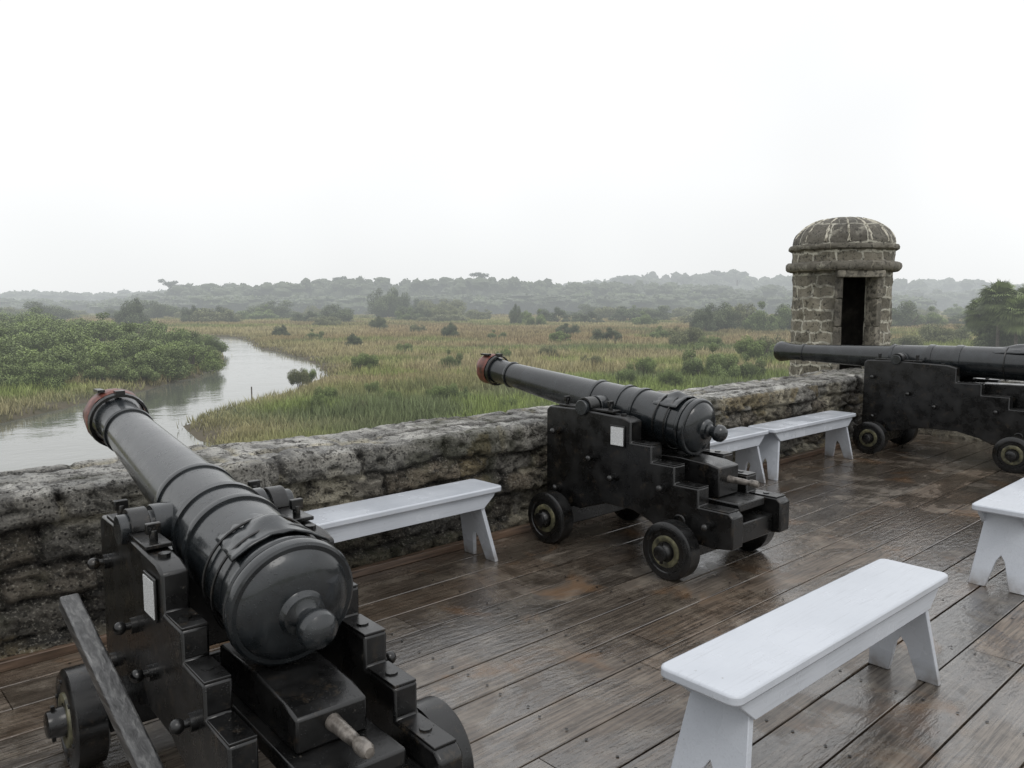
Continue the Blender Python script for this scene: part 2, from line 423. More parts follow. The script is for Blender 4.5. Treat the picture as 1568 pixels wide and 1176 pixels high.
make_cannon((8.92, 3.43, 0), RAD(1), RAD(0.4), rs=1.04, back=1.45, fwd=1.50, cs=1.45, TZ=1.0, plug=False, placard=False)

hs = empty('wooden_handspike', (0, 0, 0))
bm = bmesh.new()
p0 = Vector((.665, 2.88, .62)); p1 = Vector((.665, 1.22, .02)); d = (p1-p0)
rot = d.to_track_quat('Y', 'Z').to_matrix()
bx(bm, (p0+p1)/2, (.06, d.length, .05), rot)
add_bm('shaft', bm, M_OLDWOOD, hs, bevel=.008)

# ------------------------------------------------------------------ benches
def make_bench(xc, yc, rz=0, L=1.6, W=.29, H=.47):
    E = empty('bench', (xc, yc, 0), rz)
    bm = bmesh.new(); pts = []; rc = .035
    for cx, cy, a0 in ((L/2-rc, W/2-rc, 0), (-L/2+rc, W/2-rc, 90), (-L/2+rc, -W/2+rc, 180), (L/2-rc, -W/2+rc, 270)):
        for i in range(6):
            a = RAD(a0+18*i); pts.append((cx+rc*math.cos(a), cy+rc*math.sin(a)))
    prism(bm, pts, lambda x, y: (x, y, H-.036), lambda x, y: (x, y, H))
    add_bm('seat', bm, M_WHITE, E, bevel=.008, sharp=30)
    for i, sy in enumerate((-1, 1)):
        bm = bmesh.new(); y0 = sy*(W/2-.045); y1 = sy*(W/2-.023)
        prism(bm, [(-L/2+.05, H-.037), (L/2-.05, H-.037), (L/2-.06, H-.06), (L/2-.14, H-.125), (-L/2+.14, H-.125), (-L/2+.06, H-.06)], lambda x, z: (x, y0, z), lambda x, z: (x, y1, z))
        add_bm('apron_%d' % (i+1), bm, M_WHITE, E, bevel=.003)
    for i, sx in enumerate((-1, 1)):
        bm = bmesh.new(); z1 = H-.038
        out = [(-.148, 0), (-.060, 0), (-.022, .15), (0, .185), (.022, .15), (.060, 0), (.148, 0), (.098, z1), (-.098, z1)]
        def fx(z, t): return sx*(L/2-.06-.10*(z/z1)+t)
        prism(bm, out, lambda y, z: (fx(z, -.014), y, z), lambda y, z: (fx(z, .014), y, z))
        add_bm('leg_%d' % (i+1), bm, M_WHITE, E, bevel=.003)
    return E
make_bench(2.765, 1.31, RAD(-.8))
make_bench(5.70, 1.37, RAD(.5))
make_bench(2.47, 3.76, RAD(.4))
make_bench(5.66, 3.77, 0)
make_bench(7.31, 3.74, RAD(-.5))

# ------------------------------------------------------------------ deck
rng = random.Random(5)
V = []; F = []; C = []; NV = []; NF = []
y = 4.03; W = .235
while y > -6.5:
    x = -7-rng.random()*3
    while x < 10.3:
        L = rng.uniform(4.2, 7.0); x1 = min(x+L, 10.35)
        g = .0045; y1 = y-g; y0 = y-W+g; zt = rng.uniform(-.002, .001); e = .0025
        t1 = rng.uniform(-.001, .001)
        b = len(V); xa = x+.002; xb = x1-.002
        sec = [(y0, -.05), (y0, zt-e), (y0+e, zt+t1), (y1-e, zt-t1), (y1, zt-e), (y1, -.05)]
        tone = rng.uniform(.6, 1.35); wr = rng.uniform(-1, 1)
        cc = (.152*tone+.010*wr, .125*tone, .100*tone-.006*wr)
        for X in (xa, xb):
            for i_, (yy, zz) in enumerate(sec):
                V.append((X, yy, zz)); C.append(cc)
        for k in range(5): F.append((b+k, b+6+k, b+7+k, b+k+1))
        F.append((b, b+1, b+4, b+5)); F.append((b+1, b+2, b+3, b+4)); F.append((b+6, b+11, b+10, b+7)); F.append((b+7, b+10, b+9, b+8))
        x = x1
        if x1 >= 10.35: break
    for j in range(26):
        X = -4+j*.61
        if X > 10.2: break
        for yy in (y-.05, y-W+.05):
            c0 = (X+rng.uniform(-.012, .012), yy+rng.uniform(-.01, .01)); b = len(NV)
            for q in range(6):
                a = q*math.pi/3+.4; NV.append((c0[0]+.007*math.cos(a), c0[1]+.007*math.sin(a), .0035))
            NF.append((b, b+1, b+2, b+3)); NF.append((b, b+3, b+4, b+5))
    y -= W
np_mesh('wooden_deck', V, F, M_PLANK, np.array(C))
np_mesh('deck_nails', NV, NF, M_NAIL)
bm = bmesh.new(); bx(bm, (1.6, 3.98, .022), (17.0, .05, .045)); add_bm('deck_edge_board', bm, M_REDWOOD, None, bevel=.005)

# ------------------------------------------------------------------ parapet
def parapet(name, x0, x1, yf, H, thick, seed, round_end=False, step=.021):
    rg = random.Random(seed); rc = .03
    prof = []
    def seg(a, b, n, nrm):
        for i in range(n):
            t = i/n; prof.append((a[0]+(b[0]-a[0])*t, a[1]+(b[1]-a[1])*t, nrm[0], nrm[1]))
    seg((yf, -.10), (yf, H-rc), int((H-rc+.1)/step), (-1, 0))
    for i in range(4):
        a = math.pi/2*i/4; prof.append((yf+rc-rc*math.cos(a), H-rc+rc*math.sin(a), -math.cos(a), math.sin(a)))
    seg((yf+rc, H), (yf+thick-rc, H), int((thick-2*rc)/step), (0, 1))
    for i in range(4):
        a = math.pi/2*i/4; prof.append((yf+thick-rc+rc*math.sin(a), H-rc+rc*math.cos(a), math.sin(a), math.cos(a)))
    seg((yf+thick, H-rc), (yf+thick, -.9), 18, (1, 0))
    P = [0]
    for a, b in zip(prof, prof[1:]): P.append(P[-1]+math.hypot(a[0]-b[0], a[1]-b[1]))
    base = .10
    rows = [-.2, base+.085, base+.26, base+.42, base+H-.15, base+H+.03, base+H+.36, base+H+thick-.1, base+H+thick+.3, 9]
    joints = []
    for i in range(len(rows)):
        x = x0-2; l = []
        while x < x1+2: l.append((x, rg.random(), rg.random())); x += rg.uniform(.22, .7) if i < 4 else rg.uniform(.4, 1.1)
        joints.append(l)
    pal = [(.21, .182, .14), (.26, .238, .195), (.13, .112, .085), (.24, .20, .145), (.17, .145, .108), (.30, .285, .25)]
    nx = int((x1-x0)/step)+1; n = len(prof); V = []; C = []
    for ix in range(nx):
        x = x0+(x1-x0)*ix/(nx-1)
        er = 0
        if round_end:
            dd = x1-x
            if dd < .14: er = .14-math.sqrt(max(0, .14**2-(.14-dd)**2))
        for k in range(n):
            yy, zz, ny, nz = prof[k]; p = P[k]
            q = Vector((x, yy, zz)); qs = Vector((x, yy, zz*2.2))
            w = mn.noise_vector(q*3.1+Vector((seed, 0, 0)))*.035+mn.noise_vector(q*12)*.014
            xx = x+w.x; pp = p+w.y
            r = 0
            while rows[r+1] < pp: r += 1
            dr = min(pp-rows[r], rows[r+1]-pp)
            l = joints[r]; lo = 0; hi = len(l)-1
            while hi-lo > 1:
                m = (lo+hi)//2
                if l[m][0] <= xx: lo = m
                else: hi = m
            dj = min(dr, xx-l[lo][0], l[hi][0]-xx)
            f1 = mn.fractal(q*1.6, 1, 2, 3); f2 = mn.fractal(qs*6+Vector((7, seed, 2)), .65, 2.1, 6)
            pit = mn.noise(qs*13+Vector((1, 2, seed))); pit = -max(0, pit-.15)*.08
            jt = math.exp(-(dj/.015)**2)
            top = nz > .7
            d = f1*.014+f2*(.022 if not top else .010)+pit*(1 if not top else .5)-jt*(.034 if not top else .016)+(l[lo][1]-.5)*(.050 if not top else .026)
            if r == 4: d += .034
            if r == 0: d += .035
            if r == 1: d -= .02
            if zz < -.1: d *= .5
            V.append((x, yy+ny*(d-er), zz+nz*(d-er)))
            pc = pal[int(l[lo][2]*5.99)]
            lime = mn.noise(q*1.7+Vector((3, 3, seed)))
            if 1.95 < x < 2.75 and zz > .35: lime += .45*(1-abs(x-2.35)/.4)
            gt = l[lo][1]
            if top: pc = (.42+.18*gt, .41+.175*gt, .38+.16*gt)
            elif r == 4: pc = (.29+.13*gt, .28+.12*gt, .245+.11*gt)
            elif r == 0: pc = (.32, .28, .20)
            if lime > .05: jc = (.58, .53, .40)
            else: jc = (.03, .026, .02)
            jj = min(1, jt*1.4)
            if lime > .22 and not top: jj = max(jj, min(1, (lime-.22)*6)*.7)
            st = .72+.55*mn.noise(q*4.3)
            if r == 1: st *= .6  # recessed course darkened: its shadow is put into the vertex colour
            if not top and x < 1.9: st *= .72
            if pit < -.004: st *= .5
            if mn.noise(q*2.2+Vector((9, 1, 4))) > .36: pc = (.32, .26, .15) if not top else (.60, .59, .55)
            C.append(tuple((pc[i]*(1-jj)+jc[i]*jj)*st for i in range(3)))
    V = np.array(V); idx = np.arange(nx*n).reshape(nx, n)
    F = np.stack([idx[:-1, :-1], idx[1:, :-1], idx[1:, 1:], idx[:-1, 1:]], -1).reshape(-1, 4)[:, ::-1]
    return np_mesh(name, V, F, M_WALL, np.array(C), smooth=True)
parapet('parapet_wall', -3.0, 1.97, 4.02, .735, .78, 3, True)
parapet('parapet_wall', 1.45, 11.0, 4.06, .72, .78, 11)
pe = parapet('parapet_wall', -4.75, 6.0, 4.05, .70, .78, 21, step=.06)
pe.rotation_euler = (0, 0, RAD(-90)); pe.location = (6.2, 0, 0)
bm = bmesh.new(); bx(bm, (1.4, -2.2, -2.85), (19.0, 13.9, 5.4))
o = add_bm('fort_base', bm, M_WALL)
at = o.data.color_attributes.new('Col', 'FLOAT_COLOR', 'POINT')
for dd in at.data: dd.color = (.13, .12, .10, 1)

# ------------------------------------------------------------------ sentry tower
T = empty('sentry_tower', (10.75, 5.05, 0)); T.scale = (.94, .94, 1)
DA = RAD(226); HA = RAD(21)
def tower_part(name, prof, mat, a0=0, a1=2*math.pi, seg=120, closed=False, wob=.006, uk=.67):
    bm = bmesh.new(); uvl = bm.loops.layers.uv.new('UVMap')
    full = abs(a1-a0-2*math.pi) < 1e-6
    n = seg+1; G = []; plen = [0]
    for a, b in zip(prof, prof[1:]): plen.append(plen[-1]+math.hypot(a[0]-b[0], a[1]-b[1]))
    for i in range(n):
        a = a0+(a1-a0)*i/seg; row = []
        ca, sa = math.cos(a), math.sin(a)
        for r, z in prof:
            w = mn.fractal(Vector((ca*r, sa*r, z))*7, .8, 2, 4)*wob
            row.append(bm.verts.new((ca*(r+w), sa*(r+w), z+w*.6)))
        G.append(row)
    m = len(prof)
    for i in range(seg):
        for k in range(m if closed else m-1):
            k2 = (k+1) % m
            f = bm.faces.new((G[i][k], G[i+1][k], G[i+1][k2], G[i][k2]))
            us = [(i, k), (i+1, k), (i+1, k2 if k2 else m), (i, k2 if k2 else m)]
            for lp, (ii, kk) in zip(f.loops, us):
                aa = a0+(a1-a0)*ii/seg
                lp[uvl].uv = (aa*uk, prof[kk % m][1] if mat is not M_DOME else plen[kk % m])
    if closed and not full:
        bm.faces.new(G[0]); bm.faces.new(G[-1][::-1])
    return add_bm(name, bm, mat, T, smooth=True, sharp=45)
zs = [-.2+i*(2.0+.2)/60 for i in range(61)]
body = [(.665, z) for z in zs]+[(.46, z) for z in zs[::-4]]
tower_part('body', body, M_TOWER, DA+HA, DA+2*math.pi-HA, closed=True, wob=.022)
tower_part('inner_liner', [(.435, .025+i*.1958) for i in range(11)], M_INNER, DA+HA*1.7, DA+2*math.pi-HA*1.7, wob=.006)  # dark liner added over the inner wall
tower_part('lower_cornice', [(.44, 1.998), (.70, 1.996), (.745, 2.005), (.768, 2.03), (.775, 2.06), (.77, 2.10), (.74, 2.12), (.66, 2.13)], M_CORN, wob=.02)
tower_part('upper_band', [(.685, 2.12), (.685, 2.15), (.685, 2.18), (.685, 2.22), (.685, 2.275)], M_TOWER, wob=.014)
tower_part('upper_cornice', [(.66, 2.272), (.71, 2.275), (.735, 2.29), (.74, 2.32), (.73, 2.343), (.66, 2.352)], M_CORN, wob=.014)
dome = []
for i in range(21):
    a = math.pi/2*i/20; dome.append((max(.002, .685*math.cos(a)**.92), 2.345+.385*math.sin(a)))
tower_part('dome', dome, M_DOME, wob=.016)
rb = bmesh.new()
for k in range(14):
    an = 2*math.pi*k/14+.1; prev = None
    for i in range(17):
        a = RAD(5+ 3.9*i); r = .688*math.cos(a)**.92; z = 2.345+.387*math.sin(a)
        nzv = mn.noise(Vector((k*3.7, i*.55, 0)))
        hw = .019*(.9+1.2*nzv)
        ca, sa = math.cos(an+.03*mn.noise(Vector((k, i*.6, 9)))), math.sin(an)
        if hw < .006: prev = None; continue
        c = Vector((ca*(r+.009), sa*(r+.009), z+.006)); t = Vector((-sa, ca, 0))
        cur = (rb.verts.new(c-t*hw-Vector((ca, sa, 1))*.016), rb.verts.new(c), rb.verts.new(c+t*hw-Vector((ca, sa, 1))*.016))
        if prev: rb.faces.new((prev[0], prev[1], cur[1], cur[0])); rb.faces.new((prev[1], prev[2], cur[2], cur[1]))
        prev = cur
def m_lime():
    t = NT('lime_mortar'); n = t.noise(t.vec(), 20, 6)
    t.set(color=t.ramp(n, [(.35, (.16, .145, .11)), (.5, (.5, .47, .39)), (.8, (.62, .59, .5))]), rough=.8, normal=t.bump(n, .6, .01)); return t.m
M_LIME = m_lime()
add_bm('mortar_ribs', rb, M_LIME, T, smooth=True)
tower_part('corbel', [(.30, -1.3), (.40, -1.0), (.55, -.6), (.66, -.25), (.70, -.2), (.70, -.1), (.665, -.08)], M_TOWER, wob=.012)
tower_part('floor', [(.001, .02), (.48, .02)], M_CORN, wob=0.003)
jb = bmesh.new()
for sg in (-1, 1):
    a = DA+sg*(HA+.045)
    R3 = Matrix.Rotation(a, 3, 'Z')
    for i in range(6):
        bx(jb, R3 @ Vector((.602+.006*((i*7) % 3-1), 0, .02+.36*i)), (.20, .085+.012*(i % 2), .352), R3)
add_bm('door_jambs', jb, M_CORN, T, bevel=.01)
bm = bmesh.new(); R3 = Matrix.Rotation(DA, 3, 'Z'); bx(bm, R3 @ Vector((.655, 0, 1.955)), (.13, .64, .085), R3); add_bm('lintel', bm, M_CORN, T, bevel=.01)

# ------------------------------------------------------------------ terrain
def BR(D, R): return (.678*D+.735*R, .735*D-.678*R)
creek = [BR(*p) for p in [(30, -120), (34, -70), (38, -40), (41.9, -27.6), (49.7, -28.0), (58.8, -27.6), (68.9, -27.6), (78, -29), (87.6, -31.6), (104.6, -38), (125, -47), (143, -54), (152, -80), (165, -140), (176, -140), (162, -80), (150, -52), (134, -43.5), (119, -38), (98.2, -27), (90, -22.5), (81, -19.0), (71, -16.4), (64, -15.6), (56, -15.6), (50.5, -16.6), (46.5, -17.6), (42.5, -17.4), (37.8, -14.4), (33.5, -13), (28, -12), (23, -16), (19, -30), (16, -60), (12, -120)]]
lag = [BR(*p) for p in [(560, 270), (580, 370), (680, 450), (1000, 640), (1050, 540), (700, 320)]]
lag2 = [BR(*p) for p in [(700, -420), (900, -640), (1400, -1000), (1200, -640), (800, -420)]]
def sdf(px, py, poly):
    d = np.full(px.shape, 1e18); ins = np.zeros(px.shape, bool); n = len(poly)
    for i in range(n):
        ax, ay = poly[i]; bx_, by_ = poly[(i+1) % n]
        ex, ey = bx_-ax, by_-ay; wx, wy = px-ax, py-ay
        t = np.clip((wx*ex+wy*ey)/(ex*ex+ey*ey), 0, 1)
        d = np.minimum(d, (wx-ex*t)**2+(wy-ey*t)**2)
        c = ((ay > py) != (by_ > py)) & (px < (bx_-ax)*(py-ay)/((by_-ay) if by_ != ay else 1e-9)+ax)
        ins ^= c
    d = np.sqrt(d); return np.where(ins, -d, d)
def vn(x, y, s, seed):
    x = x/s+seed*17.3; y = y/s-seed*9.1
    xi = np.floor(x); yi = np.floor(y); fx = x-xi; fy = y-yi
    fx = fx*fx*(3-2*fx); fy = fy*fy*(3-2*fy)
    def h(a, b):
        v = np.sin(a*127.1+b*311.7+seed*74.7)*43758.5453; return v-np.floor(v)
    return (h(xi, yi)*(1-fx)+h(xi+1, yi)*fx)*(1-fy)+(h(xi, yi+1)*(1-fx)+h(xi+1, yi+1)*fx)*fy
def fb(x, y, s, seed, o=4):
    r = 0; a = .5; t = 0
    for i in range(o): r = r+a*vn(x, y, s/(2**i), seed+i); t += a; a *= .5
    return r/t
def ss(a, b, x): t = np.clip((x-a)/(b-a), 0, 1); return t*t*(3-2*t)
def marsh_color(x, y):
    D = .678*x+.735*y; R = .735*x-.678*y
    c = np.zeros(x.shape+(3,))
    gA = np.array([.205, .225, .085]); gB = np.array([.145, .175, .08]); tan = np.array([.37, .31, .18]); br = np.array([.29, .215, .125]); lime = np.array([.23, .285, .08])
    n1 = fb(x, y, 16, 1)[..., None]; n2 = fb(x, y, 45, 5)[..., None]; n3 = fb(x, y, 7, 9)[..., None]
    nb = fb(D*1.0, R*.22, 22, 14)[..., None]
    c[:] = gA
    c = c*(1-ss(.47, .62, n1))+gB*ss(.47, .62, n1)
    m = ss(.43, .58, nb)*.8; c = c*(1-m)+tan*m
    m = ss(.44, .58, n2)*.75*ss(45, 75, D)[..., None]; c = c*(1-m)+br*m
    m = ss(.50, .62, n3)*.75*(1-ss(70, 130, D))[..., None]; c = c*(1-m)+lime*m
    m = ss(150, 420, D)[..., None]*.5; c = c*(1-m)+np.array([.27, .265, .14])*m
    return c
hd = math.atan2(.735, .678)
angs = np.concatenate([np.linspace(hd-1.05, hd+1.05, 420), np.linspace(hd+1.05, hd-1.05+2*math.pi, 60)[1:]])
rad = np.concatenate([[.5, 4, 8, 12, 16], np.geomspace(20, 165, 270), np.geomspace(168, 9000, 130)])
rr, aa = np.meshgrid(rad, angs, indexing='ij')
gx = rr*np.cos(aa); gy = rr*np.sin(aa)
sd = np.minimum(np.minimum(sdf(gx, gy, creek), sdf(gx, gy, lag)), sdf(gx, gy, lag2))
sdn = sd+(vn(gx, gy, 2.5, 3)-.5)*1.0
gz = -5.0+.42*np.clip(sdn/1.1, -1.6, 1)+(fb(gx, gy, 8, 2)-.5)*.25*(sd > 1)
GC = marsh_color(gx, gy)*.62
bank = (1-ss(.2, 2.2, sd))[..., None]; GC = GC*(1-bank)+np.array([.10, .085, .06])*bank
nr, na = rr.shape; idx = np.arange(nr*na).reshape(nr, na); idn = np.roll(idx, -1, 1)
F = np.stack([idx[:-1], idx[1:], idn[1:], idn[:-1]], -1).reshape(-1, 4)
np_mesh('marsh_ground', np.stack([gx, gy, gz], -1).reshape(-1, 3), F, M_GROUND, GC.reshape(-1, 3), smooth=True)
bm = bmesh.new(); v = [bm.verts.new((x, y, -5.0)) for x, y in ((-2500, -2500), (2500, -2500), (2500, 2500), (-2500, 2500))]; bm.faces.new(v)
add_bm('creek_water', bm, M_WATER)

# ------------------------------------------------------------------ marsh grass
R_ = np.random.default_rng(4)
def gnd(x, y):
    return np.minimum(np.minimum(sdf(x, y, creek), sdf(x, y, lag)), sdf(x, y, lag2))
N = 160000
u = R_.random(N)
r = np.where(R_.random(N) < .55, 15*(420/15)**u, 15+u*285)
a = hd+R_.uniform(-.85, .85, N)
x = r*np.cos(a); y = r*np.sin(a); s_ = gnd(x, y)
ok = (s_ > .35) & ((y > 7) | (x > 14))
x, y, r, s_ = x[ok], y[ok], r[ok], s_[ok]; n = len(x)
K = 6
cx = np.repeat(x, K)+R_.normal(0, .28, n*K)*np.repeat(1+r/150, K); cy = np.repeat(y, K)+R_.normal(0, .28, n*K)*np.repeat(1+r/150, K)
hh = (.15+1.0*fb(x, y, 5, 31))*(.6+.4*ss(.3, 5, s_)); hgt = np.repeat(hh, K)*R_.uniform(.6, 1.4, n*K)
w = np.repeat(.012+r*.00045, K)*R_.uniform(.7, 1.4, n*K)
th = R_.uniform(0, 6.283, n*K); ln = R_.normal(0, .28, (n*K, 2))*hgt[:, None]
z0 = -5.0+.42*np.clip(np.repeat(s_, K)/1.1, 0, 1)-.08
b0 = np.stack([cx-np.cos(th)*w, cy-np.sin(th)*w, z0], -1); b1 = np.stack([cx+np.cos(th)*w, cy+np.sin(th)*w, z0], -1)
tp = np.stack([cx+ln[:, 0], cy+ln[:, 1], z0+hgt], -1)
V = np.stack([b0, b1, tp], 1).reshape(-1, 3)
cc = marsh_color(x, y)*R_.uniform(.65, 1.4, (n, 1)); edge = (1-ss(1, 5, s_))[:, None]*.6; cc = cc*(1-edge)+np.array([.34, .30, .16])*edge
cb = np.repeat(cc, K, 0)*R_.uniform(.75, 1.3, (n*K, 1))
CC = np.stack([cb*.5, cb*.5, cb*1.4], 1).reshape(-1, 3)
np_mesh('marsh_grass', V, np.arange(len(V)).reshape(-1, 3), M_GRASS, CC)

# ------------------------------------------------------------------ foliage
def leaves(rg, lobes, n, size, base, tip, zmin=0.0, dark=.45, shell=.30):
    L = np.array(lobes); wts = L[:, 3]*L[:, 4]*L[:, 5]; wts = wts**.7; wts /= wts.sum()
    k = rg.choice(len(L), n, p=wts); l = L[k]
    d = rg.normal(size=(n, 3)); d /= np.linalg.norm(d, axis=1)[:, None]
    rad = rg.random(n)**shell; rad *= 1+.16*np.sin(d[:, 0]*7+l[:, 0]*3)*np.cos(d[:, 1]*6+l[:, 1])
    p = l[:, :3]+d*rad[:, None]*l[:, 3:6]
    keep = p[:, 2] > zmin; p, d, rad, l, k = p[keep], d[keep], rad[keep], l[keep], k[keep]; n = len(p)
    u = rg.normal(size=(n, 3)); u /= np.linalg.norm(u, axis=1)[:, None]
    nn = d*.7+rg.normal(size=(n, 3))*.6; v = np.cross(nn, u); v /= np.linalg.norm(v, axis=1)[:, None]; u = np.cross(v, nn); u /= np.linalg.norm(u, axis=1)[:, None]
    s = size*rg.uniform(.5, 1.3, (n, 1))
    q = np.stack([p-u*s, p-v*s*.55, p+u*s, p+v*s*.55], 1)
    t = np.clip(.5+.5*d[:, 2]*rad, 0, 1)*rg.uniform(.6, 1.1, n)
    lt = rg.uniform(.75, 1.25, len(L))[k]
    c = (np.array(base)*(1-t[:, None])+np.array(tip)*t[:, None])*lt[:, None]*rg.uniform(.7, 1.3, (n, 1))*(dark+(1-dark)*np.clip(rad, 0, 1)[:, None]**2)  # crown light and shade put into leaf colour: brighter tops, darker insides
    return q.reshape(-1, 3), np.repeat(c, 4, 0)
def stems(bm, rg, n, h, spread):
    for i in range(n):
        a = rg.uniform(0, 6.28); e = Vector((math.cos(a)*spread*rg.uniform(.3, 1), math.sin(a)*spread*rg.uniform(.3, 1), h*rg.uniform(.5, .85)))
        b = Vector((math.cos(a)*.1, math.sin(a)*.1, -.3)); m = (b+e)/2+Vector((0, 0, h*.08))
        cyl(bm, b, m, .05, .035, 6); cyl(bm, m, e, .035, .01, 6)
variants = []
for k in range(6):
    rg = np.random.default_rng(50+k); lobes = []
    nl = 16+k*3
    for i in range(nl):
        a = rg.uniform(0, 6.28); rr_ = rg.uniform(0, 1.0)**.6*1.0
        s = rg.uniform(.16, .42)
        lobes.append((math.cos(a)*rr_, math.sin(a)*rr_, rg.uniform(.25, 1.1)*(1.15-.5*rr_), s*1.1, s*1.1, s*.85))
    base, tip = [((.075, .10, .036), (.21, .265, .095)), ((.08, .11, .036), (.235, .30, .10)), ((.05, .065, .03), (.155, .185, .088)), ((.085, .115, .036), (.225, .29, .09)), ((.045, .06, .03), (.14, .17, .085)), ((.085, .095, .045), (.25, .26, .125))][k]
    q, c = leaves(rg, lobes, 14000, .033, base, tip, zmin=-.05, dark=.5)
    me = np_mesh('shrub_crown_%d' % k, q, np.arange(len(q)).reshape(-1, 4), M_LEAF, c, link=False)
    bm = bmesh.new(); stems(bm, random.Random(k), 7, 1.0, .8)
    sm = bpy.data.meshes.new('shrub_stems_%d' % k)
    bm.to_mesh(sm); bm.free(); sm.materials.append(M_BARK)
    variants.append((me, sm))
def shrub(D, R, h, wid, k=None, nm='shrub', z=-4.65):
    k = rng.randrange(6) if k is None else k
    x, y = BR(D, R); E = empty(nm, (x, y, z), rng.uniform(0, 6.28))
    for nm2, me in (('crown', variants[k][0]), ('stems', variants[k][1])):
        o = bpy.data.objects.new(nm2, me); col.objects.link(o); o.parent = E
        sxy = wid/2.5 if nm2 == 'crown' else min(wid/2.5, h/1.4)
        o.scale = (sxy, sxy, h/1.42)
    return E
rng = random.Random(12)
def px(xp, D): return D*(xp-784)/1231*.995
for (D, xp, h, w) in [(66, 225, 3.6, 7), (64, 110, 3.5, 7), (60, 30, 3.4, 7), (74, 285, 3.2, 6), (80, 180, 4.8, 10), (78, 80, 4.6, 9), (74, -20, 4.5, 9), (92, 265, 4.2, 8), (95, 130, 5.0, 11), (92, 30, 5.2, 11), (110, 215, 4.6, 11), (112, 80, 5.4, 12), (108, -30, 5.4, 12), (130, 150, 5.2, 13), (132, 20, 5.8, 14), (150, 60, 6.0, 15), (88, -90, 5.4, 13), (66, -60, 4.4, 9), (70, 150, 3.9, 7), (57, -30, 2.9, 6), (57, 60, 2.5, 4.5), (61, 165, 2.8, 4.5), (82, 300, 2.4, 4.5), (100, 310, 2.8, 5.5), (62, 205, 2.2, 3.5), (58, 10, 2.6, 4), (70, 250, 3.0, 5)]:
    shrub(D, px(xp, D), h, w, rng.choice([0, 1, 3, 0, 1]))
for (D, xp, h, w, k) in [
    (200, 205, 8, 11, 4), (290, 235, 8, 18, 2), (260, 60, 7.5, 18, 2), (240, 330, 5.5, 14, 4), (300, 420, 8, 20, 2),
    (300, 590, 13.5, 16, 2), (300, 608, 12, 12, 4), (310, 665, 9.5, 14, 5), (300, 690, 9.5, 13, 5), (320, 635, 8.5, 14, 4), (270, 735, 5, 10, 5),
    (215, 790, 6.4, 4.0, 4), (200, 822, 5.2, 6, 0), (220, 806, 5.0, 4, 3), (175, 580, 3.6, 5, 4), (140, 690, 3.0, 4, 4), (160, 640, 2.4, 4, 5),
    (240, 470, 4.0, 10, 4), (200, 500, 3.4, 8, 5), (230, 900, 4, 12, 4), (250, 960, 5.5, 14, 4), (260, 1010, 6, 16, 2), (210, 985, 4.4, 9, 0),
    (170, 1100, 7.2, 10, 2), (175, 1140, 7.8, 11, 5), (165, 1175, 7.4, 10, 0), (168, 1205, 6.8, 10, 2), (160, 1080, 5.8, 7, 4),
    (110, 1050, 3.8, 5.5, 5), (66, 1085, 3.3, 4.6, 0), (64, 1112, 2.7, 3.6, 1), (80, 1160, 3.6, 4.6, 3), (84, 1185, 3.6, 4.8, 5), (64, 1150, 2.4, 3.4, 0),
    (66, 985, 2.2, 2.6, 3), (60, 960, 1.6, 1.8, 1), (74, 690, 2.2, 2.6, 0), (72, 555, 2.2, 3.0, 3), (46, 497, 1.8, 1.9, 1), (45, 480, 1.4, 1.5, 3),
    (49, 690, 1.6, 1.8, 1), (49, 665, 1.5, 1.6, 3), (48, 712, 1.4, 1.5, 0), (120, 860, 2.4, 4, 3), (120, 930, 2.8, 5, 4), (60, 455, 1.7, 1.9, 5), (62, 470, 1.4, 1.7, 1),
    (95, 620, 1.8, 2.6, 1), (130, 760, 2, 4, 0), (150, 870, 2.6, 5, 4), (90, 840, 1.7, 2.6, 5), (130, 1010, 2.8, 5, 0), (56, 840, 1.4, 1.6, 3), (100, 1090, 2.6, 4, 1),
    (48, 600, 1.3, 1.4, 3), (52, 570, 1.4, 1.4, 1), (54, 880, 1.6, 1.9, 1), (50, 930, 1.5, 1.7, 0), (58, 1030, 1.8, 2.2, 3), (44, 545, 1.2, 1.3, 5), (44, 780, 1.3, 1.4, 1), (110, 540, 2.2, 3, 4), (130, 480, 2.2, 3.4, 0), (145, 430, 2.4, 4, 4), (85, 770, 1.7, 2, 3), (75, 905, 1.7, 2.4, 5),
    (190, 1385, 7.6, 13, 2), (200, 1420, 6, 10, 0), (120, 1450, 4, 8, 5), (150, 1500, 5, 10, 4), (100, 1380, 3, 6, 5), (90, 1600, 5, 9, 2)]:
    shrub(D, px(xp, D), h, w, k)
for i in range(70):
    D = rng.uniform(210, 390); xp = rng.uniform(-60, 1640)
    shrub(D, px(xp, D), rng.uniform(2.5, 6.5), rng.uniform(6, 18), rng.choice([2, 4, 5, 0]))

